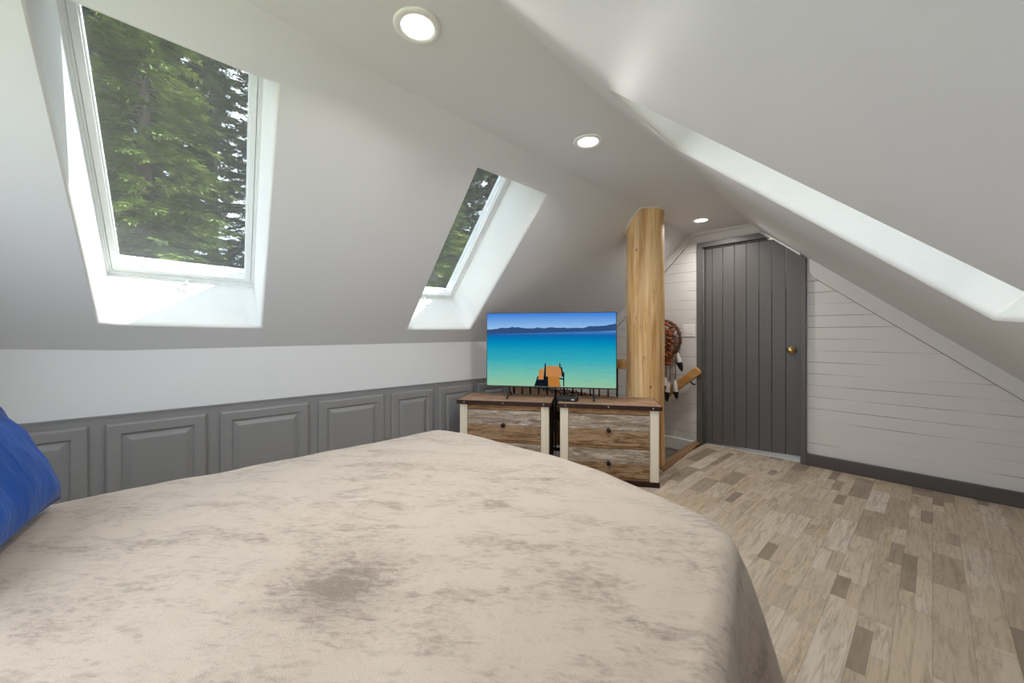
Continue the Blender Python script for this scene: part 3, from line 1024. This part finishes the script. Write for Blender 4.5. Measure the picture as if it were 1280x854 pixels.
# ------------------------------------------------------------------ stair guard with iron scrolls behind the dressers
GB = P0 + E2 * .44
gr = empty('stair_guard', GB + E1 * .85, DA)
tag(gr, 'honey wood and black iron stair guard behind the television', 'railing')
GT = Matrix.Translation(GB) @ Matrix.Rotation(DA, 4, 'Z')     # local x = -l
mb = MB(); mb.box((-1.24, -.03, .806), (-.19, .03, .883), 0, GT); mb.build('top_rail', M_rail, gr, .012, 3)
mb = MB(); mb.box((-1.18, -.010, .09), (-.19, .010, .115), 0, GT); mb.build('bottom_bar', M_iron, gr)
for k in range(13):
    l = .262 + k * .0735
    bar = MB()
    r = .0085 if k in (0, 12) else .0065
    bar.tube([GT @ V((-l, 0, .10)), GT @ V((-l, 0, .81))], r, 8)
    bo = bar.build('baluster', M_iron, gr)
    if k in (0, 12): continue
    zc = .60 + .26 * (l - .70)
    for z0 in (zc, zc - .23):
        mb = MB()
        for s_ in (-1, 1):
            for up in (-1, 1):
                path = [GT @ V((-l, -.006, z0 + up * .050))]
                for q in range(20):
                    a = q / 19 * 1.55 * PI
                    rr = .0165 * (1 - .5 * q / 19)
                    path.append(GT @ V((-l + s_ * (.021 - rr * math.cos(a)), -.006, z0 + up * (.024 + -rr * math.sin(a)))))
                mb.tube(path, .0042, 6)
        mb.build('scroll', M_iron, bo)
wp = MB(); wp.prism([GT @ V(p) for p in ((-1.18, .012, .13), (-.20, .012, .13), (-.20, .012, .56), (-1.18, .012, .66))], E2 * .015)
wp.build('wood_panel', M_tan, gr, .002)

# handrail on the far wall
hr = empty('handrail', (-1.9, Y1, .45))
tag(hr, 'honey wood handrail sloping down the shiplap wall beside the door', 'handrail')
a, b = V((-1.575, Y1 - .085, .735)), V((-2.35, Y1 - .085, .095))
d = (b - a).normalized(); nn = V((-d.z, 0, d.x)); 
if nn.z < 0: nn = -nn
mb = MB(); mb.prism([a + nn * .042, a + nn * .02 - d * .012, a - nn * .02 - d * .012, a - nn * .042, b - nn * .042, b + nn * .042], (0, .04, 0))
mb.build('rail', M_rail, hr, .010, 3)
for f in (.14, .8):
    p = a.lerp(b, f) + V((0, .02, 0))
    MB().tube([p - nn * .035, p - nn * .075 + V((0, .02, 0)), V((p.x, Y1 - .002, p.z)) - nn * .08], .007, 8).build('bracket', M_iron, hr)

# ------------------------------------------------------------------ dream catcher on the far wall
M_rust = wood('rust_leather', [(.3, rgb(94, 46, 24)), (.5, rgb(150, 82, 46)), (.7, rgb(176, 106, 64))], 2, 2., .7)
M_darkleather = plain('dark_leather', rgb(92, 58, 42), .7, bump=.4, bscale=60, var=.2)
M_featherw = plain('white_feather', rgb(232, 228, 220), .8, var=.05)
M_featherb = plain('black_feather', rgb(24, 22, 22), .7)
dc = empty('dream_catcher', (-1.93, Y1, .8))
tag(dc, 'rust leather dream catcher with white and black feathers on the shiplap wall', 'wall decoration')
cx, cz, cr, cy = -1.940, 1.045, .175, Y1 - .05
mb = MB()
path = [(cx + cr * math.cos(a), cy, cz + cr * 1.06 * math.sin(a)) for a in [2 * PI * k / 72 for k in range(73)]]
mb.tube(path, [.017 + .004 * math.sin(k * 2.1) for k in range(73)], 10, cap=False)
mb.build('hoop', M_darkleather, dc)
mb = MB()
for k in range(9):
    a0, a1 = 2 * PI * k / 9, 2 * PI * (k + 3.5) / 9
    mb.tube([(cx + cr * math.cos(a0), cy, cz + cr * math.sin(a0)), (cx + cr * math.cos(a1), cy, cz + cr * math.sin(a1))], .003, 6)
mb.build('web', M_darkleather, dc)
random.seed(11)
mb = MB()   # clumps of rust leather wrapped down the middle
for k in range(46):
    z = 1.20 - .42 * k / 45
    x = -1.875 + random.uniform(-.075, .035)
    y = cy - .015 + random.uniform(-.02, .01)
    a = random.uniform(-.9, .9)
    l = random.uniform(.02, .04)
    mb.tube([(x - l * math.cos(a), y, z - l * math.sin(a)), (x, y - .012, z + .006), (x + l * math.cos(a), y, z + l * math.sin(a))], [.010, .016, .009], 8)
mb.build('leather_wrap', M_rust, dc)


def feather(x, z, L, ang, wdt, tipfrac, y):
    fr = MB()
    dx, dz = math.sin(ang), -math.cos(ang)
    rows = []
    N = 10
    for q in range(N + 1):
        f = q / N
        w = wdt * (math.sin(PI * min(1, f * .92 + .08)) ** .6)
        cxx, czz = x + dx * L * f, z + dz * L * f
        yy = y - .012 * math.sin(PI * f)
        rows.append([(cxx - dz * w, yy + .004, czz + dx * w), (cxx, yy - .004, czz), (cxx + dz * w, yy + .004, czz - dx * w), (cxx, yy + .006, czz)])
    for q in range(N):
        b = len(fr.v)
        fr.v += [V(p) for p in rows[q]] + [V(p) for p in rows[q + 1]]
        mi = 1 if q / N >= 1 - tipfrac else 0
        for j in range(4):
            fr.face((b + j, b + (j + 1) % 4, b + 4 + (j + 1) % 4, b + 4 + j), mi, True)
    return fr.build('feather', [M_featherw, M_featherb], dc)


feather(-1.785, .90, .20, .25, .030, .5, cy - .02)
feather(-1.80, .62, .20, .1, .030, .45, cy - .045)
feather(-1.86, .60, .22, -.1, .030, .5, cy - .055)
feather(-1.90, .64, .22, .05, .028, .6, cy - .05)
mb = MB()
for x, z0, z1 in ((-1.785, 1.0, .89), (-1.80, .85, .61), (-1.86, .85, .59), (-1.9, .85, .63)):
    mb.tube([(x, cy - .015, z0), (x, cy - .03, z1)], .004, 6)
    for q in range(4):
        mb.lathe([(0, -.008), (.008, 0), (0, .008)], Matrix.Translation((x, cy - .03, z1 + .01 + q * .016)), 8)
mb.build('beaded_cord', M_darkleather, dc)

# light switch
sw_ = empty('light_switch', (-1.694, Y1, 1.13))
tag(sw_, 'white double light switch plate left of the grey door', 'light switch')
MB().box((-1.755, Y1 - .007, 1.068), (-1.634, Y1, 1.19)).build('plate', M_switch, sw_, .003)
for x in (-1.722, -1.668):
    MB().box((x - .0165, Y1 - .011, 1.096), (x + .0165, Y1 - .006, 1.162)).build('rocker', M_switch, sw_, .002)

# ------------------------------------------------------------------ bed, blanket, pillow
BX0, BX1, BY0, BYF, BZ = -1.99, -.362, -.70, 1.245, .55
bed = empty('bed', ((BX0 + BX1) / 2, .3, 0))
tag(bed, 'wide bed covered by the taupe plush blanket', 'bed')
M_sheet = plain('white_sheet', rgb(225, 222, 216), .8)
mb = MB(); mb.box((BX0 + .05, BY0 + .02, .27), (BX1 - .05, BYF - .05, .525)); mb.build('mattress', M_sheet, bed, .05, 4)
mb = MB(); mb.box((BX0 + .06, BY0 + .02, .10), (BX1 - .06, BYF - .06, .265)); mb.build('base', M_carcass, bed, .01)
for x in (BX0 + .12, BX1 - .12):
    for y in (BY0 + .12, BYF - .16):
        MB().box((x - .03, y - .03, 0), (x + .03, y + .03, .10)).build('leg', M_carcass, bed, .004)

# outline of the bed top with rounded corners and a bowed foot
def outline(N=240):
    xc, hw = (BX0 + BX1) / 2, (BX1 - BX0) / 2
    pts = []
    r1, r2 = .09, .10
    def arc(cx, cy, r, a0, a1, n=18):
        return [V((cx + r * math.cos(a0 + (a1 - a0) * i / n), cy + r * math.sin(a0 + (a1 - a0) * i / n))) for i in range(n + 1)]
    raw = []
    raw += [V((BX1, BY0 + .1 + (BYF - BY0 - .1 - r1) * i / 60)) for i in range(60)]
    raw += arc(BX1 - r1, BYF - r1, r1, 0, PI / 2)
    raw += [V((BX1 - r1 + (BX0 + r2 - BX1 + r1) * i / 50, BYF)) for i in range(1, 50)]
    raw += arc(BX0 + r2, BYF - r2, r2, PI / 2, PI)
    raw += [V((BX0, BYF - r2 + (BY0 + .1 - BYF + r2) * i / 60)) for i in range(1, 60)]
    raw += arc(BX0 + .1, BY0 + .1, .1, PI, 1.5 * PI, 8)
    raw += [V((BX0 + .1 + (BX1 - .2 - BX0) * i / 20, BY0)) for i in range(1, 20)]
    raw += arc(BX1 - .1, BY0 + .1, .1, 1.5 * PI, 2 * PI, 8)[:-1]
    for p in raw:
        if p.y > .6:
            q = max(0., 1 - ((p.x - xc) / hw) ** 2)
            p = V((p.x, p.y + .125 * q * ((p.y - .6) / (BYF - .6))))
        wx = max(0., min(1., (p.x - xc) / hw))
        p = V((p.x + wx * min(.26, max(0., .275 * (1.2 - p.y))), p.y))
        pts.append(p)
    return pts


OL = outline()
NO = len(OL)
cen2 = V(((BX0 + BX1) / 2, .28))
nrm2 = []
for i in range(NO):
    t = OL[(i + 1) % NO] - OL[i - 1]
    nrm2.append(V((t.y, -t.x)).normalized())


def wr(x, y):
    """soft wrinkles and sag of the plush"""
    p = V((x * 1.3, y * 1.9, .3))
    w = .010 * noise.noise(p * 1.6) + .006 * noise.noise(p * 4.1) + .0022 * noise.noise(V((x * 9 + y * 7, x * 3 - y * 4, 2.)) * 2.2)
    return w


rows = []
for k in range(70):
    s = (k / 69.) ** .9
    s = max(s, .004)
    row = []
    for i in range(NO):
        p = cen2 + (OL[i] - nrm2[i] * .06 - cen2) * s
        dist = (1 - s)
        crown = .012 * (1 - s ** 4) - .018 * s ** 10 * 0
        row.append(V((p.x, p.y, BZ - .006 + crown + wr(p.x, p.y))))
    rows.append(row)
# rounded shoulder then hanging sides with soft folds
xs_c, ys_c = BX1 - .05, BYF - .02
for k in range(1, 34):
    row = []
    for i in range(NO):
        p, nn2 = OL[i], nrm2[i]
        cd = math.hypot(p.x - BX1, p.y - BYF)
        corner = math.exp(-(cd / .20) ** 2)
        cd2 = math.hypot(p.x - BX0, p.y - BYF)
        corner2 = math.exp(-(cd2 / .20) ** 2)
        if k <= 9:
            a = k / 9 * PI / 2
            off = -.06 + .06 * math.sin(a)
            z = BZ - .006 - .055 * (1 - math.cos(a))
        else:
            f = (k - 9) / 24.
            z = BZ - .061 - f * (BZ - .061 - .03)
            u = i / NO * 2 * PI
            fold = .018 * f * math.sin(u * 26 + 1.5 * math.sin(u * 7)) * (1 - corner)
            off = .015 * f + fold + corner * .135 * f ** .75 + corner2 * .08 * f
            if p.y < BY0 + .15: off *= .3
        q = p + nn2 * off
        wfade = max(0., 1 - k / 12.)
        row.append(V((q.x, q.y, z + wr(p.x, p.y) * wfade)))
    rows.append(row)
mb = MB()
mb.grid(rows, 0, True, closed=True)
mb.face(range(0, NO), 0, True)
bl = mb.build('blanket', M_plush)
tag(bl, 'taupe crushed plush blanket spread over the bed and hanging to the floor', 'blanket')

# pillow
def pillow_mesh(w, h, th, T):
    m = MB()
    N, K = 44, 32
    for side in (1, -1):
        rows = []
        for i in range(K + 1):
            v = -1 + 2 * i / K
            row = []
            for j in range(N + 1):
                u = -1 + 2 * j / N
                # pinched edges between the corners
                uu = u * (1 - .06 * (1 - v * v) * abs(u) ** 3); vv = v * (1 - .07 * (1 - u * u) * abs(v) ** 3)
                b = max(0., (1 - abs(u) ** 2.6)) ** .5 * max(0., (1 - abs(v) ** 2.6)) ** .5
                wrk = .012 * noise.noise(V((u * 3, v * 3, side * 4.))) * b + .006 * math.sin(u * 17 + v * 6 * side) * (abs(u) ** 3) * b * 1.2 + .006 * math.sin(v * 19 + u * 3) * abs(v) ** 3 * b
                row.append(T @ V((uu * w / 2, vv * h / 2, side * (th / 2 * b + wrk))))
            rows.append(row)
        m.grid(rows, 0, True)
    return m


PL = V((-1.575, -.372, .752))
T = Matrix.Translation(PL) @ Matrix.Rotation(math.radians(-8), 4, 'Z') @ Matrix.Rotation(math.radians(118), 4, 'X')
pm = pillow_mesh(.70, .42, .20, T)
plw = pm.build('pillow', M_blue)
tag(plw, 'royal blue pillow propped at the head of the bed', 'pillow')

# ------------------------------------------------------------------ the forest outside
def leaf_mat(name, a, b, c):
    t = NT(name)
    co = t.coord()
    n1 = t.noise(co, 1.3, 3); n2 = t.noise(co, 9., 3)
    f = t.math('ADD', t.math('MULTIPLY', n1, .6), t.math('MULTIPLY', n2, .4))
    col = t.ramp(f, [(.36, a), (.5, b), (.64, c)])
    t.bsdf(col, .7, 0, None, .2)
    return t.mat


M_fir = leaf_mat('fir_needles', rgb(60, 80, 36), rgb(118, 136, 70), rgb(184, 194, 116))
M_fir2 = leaf_mat('spruce_needles', rgb(42, 54, 40), rgb(78, 94, 64), rgb(126, 140, 98))
M_dead = leaf_mat('dead_needles', rgb(110, 88, 70), rgb(152, 122, 96), rgb(180, 152, 122))
M_bark = wood('grey_bark', [(.3, rgb(52, 44, 40)), (.5, rgb(92, 82, 76)), (.7, rgb(118, 106, 96))], 2, .25, .9, None, .5, .6)


def conifer_meshes(seed, H, R, whorls, base_frac, twigs, mat, droop, fill=1.0, twl=.30):
    rnd = random.Random(seed)
    cr = MB()
    tr = MB()
    tr.tube([(0, 0, 0), (rnd.uniform(-.05, .05), rnd.uniform(-.05, .05), H * .5), (0, 0, H)], [H * .014, H * .009, .01], 10)
    for wI in range(whorls):
        f = wI / whorls
        z = H * (base_frac + (1 - base_frac) * f)
        L0 = R * (1 - f) ** .8 * (.6 + .4 * min(1, (f + .05) * 6)) + .10
        for b in range(rnd.randint(5, 7)):
            if rnd.random() > fill: continue
            a = rnd.uniform(0, 2 * PI)
            L = L0 * rnd.uniform(.65, 1.12)
            zz = z + rnd.uniform(-.5, .5) * H / whorls
            d = V((math.cos(a), math.sin(a), 0))
            s = V((-d.y, d.x, 0))
            up0 = rnd.uniform(.0, .25)
            def P(t):
                return d * (L * t) + V((0, 0, zz + L * (up0 * t - droop * t * t + .12 * t ** 4)))
            # thin wooden branch
            tr.tube([P(0), P(.35), P(.7)], [.022, .014, .006], 4, cap=False)
            nt = max(5, int(twigs * L / R))
            for q in range(nt):
                t = .12 + .88 * (q + rnd.random()) / nt
                p = P(t)
                for sd in (-1, 1):
                    l = twl * (1.05 - .65 * t) * rnd.uniform(.7, 1.3)
                    dirv = (s * sd * rnd.uniform(.5, 1.) + d * rnd.uniform(.35, .9) + V((0, 0, rnd.uniform(-.45, .15)))).normalized()
                    w = dirv.cross(V((rnd.uniform(-.5, .5), rnd.uniform(-.5, .5), 1))).normalized() * l * rnd.uniform(.13, .22)
                    n = len(cr.v)
                    m1 = p + dirv * l * .45 + V((0, 0, .01))
                    cr.v += [p, m1 + w, p + dirv * l, m1 - w]
                    cr.face((n, n + 1, n + 2), 0); cr.face((n, n + 2, n + 3), 0)
                    # side shoot
                    n = len(cr.v)
                    pq = p + dirv * l * .3
                    d2 = (dirv + s * -sd * .8 + V((0, 0, rnd.uniform(-.5, .3)))).normalized()
                    w2 = d2.cross(V((0, 0, 1))).normalized() * l * .09
                    cr.v += [pq, pq + d2 * l * .3 + w2, pq + d2 * l * .6, pq + d2 * l * .3 - w2]
                    cr.face((n, n + 1, n + 2, n + 3), 0)
    return cr, tr


def make_tree(kind, seed, H, R, whorls, base_frac, twigs, mat, droop, fill=1., twl=.30):
    cr, tr = conifer_meshes(seed, H, R, whorls, base_frac, twigs, mat, droop, fill, twl)
    o = empty(kind)
    c = cr.build('crown', mat, o, recalc=False)
    t = tr.build('trunk', M_bark, o)
    return o


protos = {
    'fir': make_tree('fir_tree', 1, 12., 2.1, 66, .10, 46, M_fir, .42, 1., .27),
    'spruce': make_tree('spruce_tree', 2, 15., 2.3, 64, .10, 40, M_fir2, .5, 1., .32),
    'dead': make_tree('pine_tree', 3, 15., 1.3, 44, .16, 12, M_dead, .35, .55, .22),
}
used = set()


def place(kind, x, y, z, s, rz, label, group='conifers outside the skylights'):
    src = protos[kind]
    if kind not in used:
        o = src; used.add(kind)
    else:
        o = src.copy(); COL.objects.link(o)
        for ch in src.children:
            c = ch.copy(); COL.objects.link(c); c.parent = o
    o.location = (x, y, z); o.rotation_euler = (0, 0, rz); o.scale = (s, s, s)
    tag(o, label, 'tree', group)
    return o


place('fir', -8.8, -.15, -3.2, 1.0, .4, 'bright sunlit green fir filling the middle of the big skylight')
place('dead', -7.9, 2.5, -3.0, .95, 1.1, 'brown pine with dead needles at the far side of the big skylight')
place('spruce', -9.6, -3.3, -3.3, .95, 2.0, 'grey green spruce at the near side of the big skylight')
place('spruce', -9.3, 7.6, -3.2, 1.0, .3, 'dark spruce seen through the skylight above the television')
place('fir', -7.3, 4.45, -3.2, .78, 2.4, 'small bright fir low in the skylight above the television')
BG = 'tall conifer among the dim woods behind the sunlit fir'
random.seed(21)
for x, y, k, s in [(-13.4, 2.4, 'spruce', .95), (-13.8, -4.2, 'spruce', 1.0), (-13.2, 9.0, 'spruce', 1.1), (-11.8, 12.4, 'spruce', 1.0), (-15.2, 15.4, 'spruce', 1.2),
                   (-11.4, 5.0, 'spruce', .85), (-11.9, -.9, 'spruce', .9), (-15.6, -.6, 'spruce', 1.1), (-15.8, 4.6, 'spruce', 1.1), (-21, 8., 'spruce', 1.35), (-21.5, .6, 'spruce', 1.4), (-18.6, 5.6, 'spruce', 1.2), (-18., -8., 'fir', 1.25), (-17.8, 11.8, 'spruce', 1.3),
                   (-25, 2.2, 'spruce', 1.5), (-25, -6.4, 'spruce', 1.5), (-25.5, 11., 'spruce', 1.5)]:
    place(k, x, y, -3.2 + (-x - 9) * .12, s, random.uniform(0, 6), BG)

# forest floor rising away from the house
def ground_mat():
    t = NT('forest_floor')
    co = t.coord()
    col = t.ramp(t.noise(co, 1.2, 6, .65), [(.35, rgb(70, 62, 40)), (.5, rgb(112, 118, 62)), (.65, rgb(150, 152, 92))])
    t.bsdf(col, .9, 0, t.bump(t.noise(co, 6, 5), .6, .1), .1)
    return t.mat


mb = MB()
rows = []
for i in range(40):
    x = 6 - i * 1.2
    row = []
    for j in range(40):
        y = -20 + j * 1.2
        z = -3.4 + max(0, (-x - 9)) * .13 + .35 * noise.noise(V((x * .25, y * .25, 0)))
        row.append(V((x, y, z)))
    rows.append(row)
mb.grid(rows)
struct(mb.build('ground', ground_mat()), 'forest floor outside rising away from the house', 'ground')

# ------------------------------------------------------------------ light
w = bpy.data.worlds.new('World'); scene.world = w
w.use_nodes = True
nt = w.node_tree; nt.nodes.clear()
out = nt.nodes.new('ShaderNodeOutputWorld'); bg = nt.nodes.new('ShaderNodeBackground')
sky = nt.nodes.new('ShaderNodeTexSky')
SUN = V((.37, 1.15, 1.72)).normalized()
try:
    sky.sky_type = 'HOSEK_WILKIE'
    sky.sun_direction = SUN; sky.turbidity = 3.5; sky.ground_albedo = .4
except Exception:
    pass
mixn = nt.nodes.new('ShaderNodeMix'); mixn.data_type = 'RGBA'; mixn.inputs[0].default_value = .55
mixn.inputs[7].default_value = (.93, .98, 1.05, 1)
nt.links.new(sky.outputs[0], mixn.inputs[6]); nt.links.new(mixn.outputs[2], bg.inputs[0])
bg.inputs[1].default_value = 5.0
nt.links.new(bg.outputs[0], out.inputs[0])
sl = bpy.data.lights.new('sun', 'SUN'); sl.energy = 13.0; sl.angle = math.radians(.6); sl.color = (1., .95, .87)
so = bpy.data.objects.new('sun', sl); COL.objects.link(so)
so.rotation_euler = SUN.to_track_quat('Z', 'Y').to_euler(); so.location = (5, 10, 14)


def portal(center, xdir, ydir, sx, sy):
    L = bpy.data.lights.new('sky_portal', 'AREA'); L.shape = 'RECTANGLE'; L.size = sx; L.size_y = sy
    L.cycles.is_portal = True
    o = bpy.data.objects.new('sky_portal', L); COL.objects.link(o)
    x = xdir.normalized(); z = x.cross(ydir).normalized(); y = z.cross(x)
    M = Matrix((x, y, z)).transposed().to_4x4(); M.translation = center
    o.matrix_world = M


portal(V(((WX0 + WX1) / 2, Y0 - .13, (WZ0 + WZ1) / 2)), V((1, 0, 0)), V((0, 0, 1)), WX1 - WX0, WZ1 - WZ0)   # faces -Z local = +Y
for fn, h, flip in ((left_pt, SK1, 1), (left_pt, SK2, 1), (right_pt, SK3, -1)):
    c = [fn(y, x) for y, x in h]
    nr = (c[1] - c[0]).cross(c[3] - c[0]).normalized()
    if nr.z < 0: nr = -nr
    ce = sum(c, V()) / 4 + nr * .5
    xd = V((0, 1, 0)); yd = nr.cross(xd)
    portal(ce, xd, yd, .75, 1.55)

# ------------------------------------------------------------------ camera
cam = bpy.data.cameras.new('Camera'); co = bpy.data.objects.new('Camera', cam); COL.objects.link(co)
FPX = 484.0
cam.sensor_fit = 'HORIZONTAL'; cam.sensor_width = 36.0; cam.lens = FPX / 1280 * 36.0
cam.shift_y = -10.0 / 1280
cam.clip_start = .01; cam.clip_end = 200
co.location = (0, 0, 1.1); co.rotation_euler = (PI / 2, 0, math.atan2(526, 484))
scene.camera = co

scene.view_settings.view_transform = 'Standard'
scene.view_settings.look = 'None'
scene.view_settings.gamma = 1.0
scene.view_settings.use_curve_mapping = False
scene.view_settings.exposure = 0.92
scene.cycles.max_bounces = 10; scene.cycles.diffuse_bounces = 6; scene.cycles.transparent_max_bounces = 16
scene.cycles.caustics_reflective = False; scene.cycles.caustics_refractive = False
scene.cycles.sample_clamp_indirect = 6.0
scene.cycles.use_denoising = True
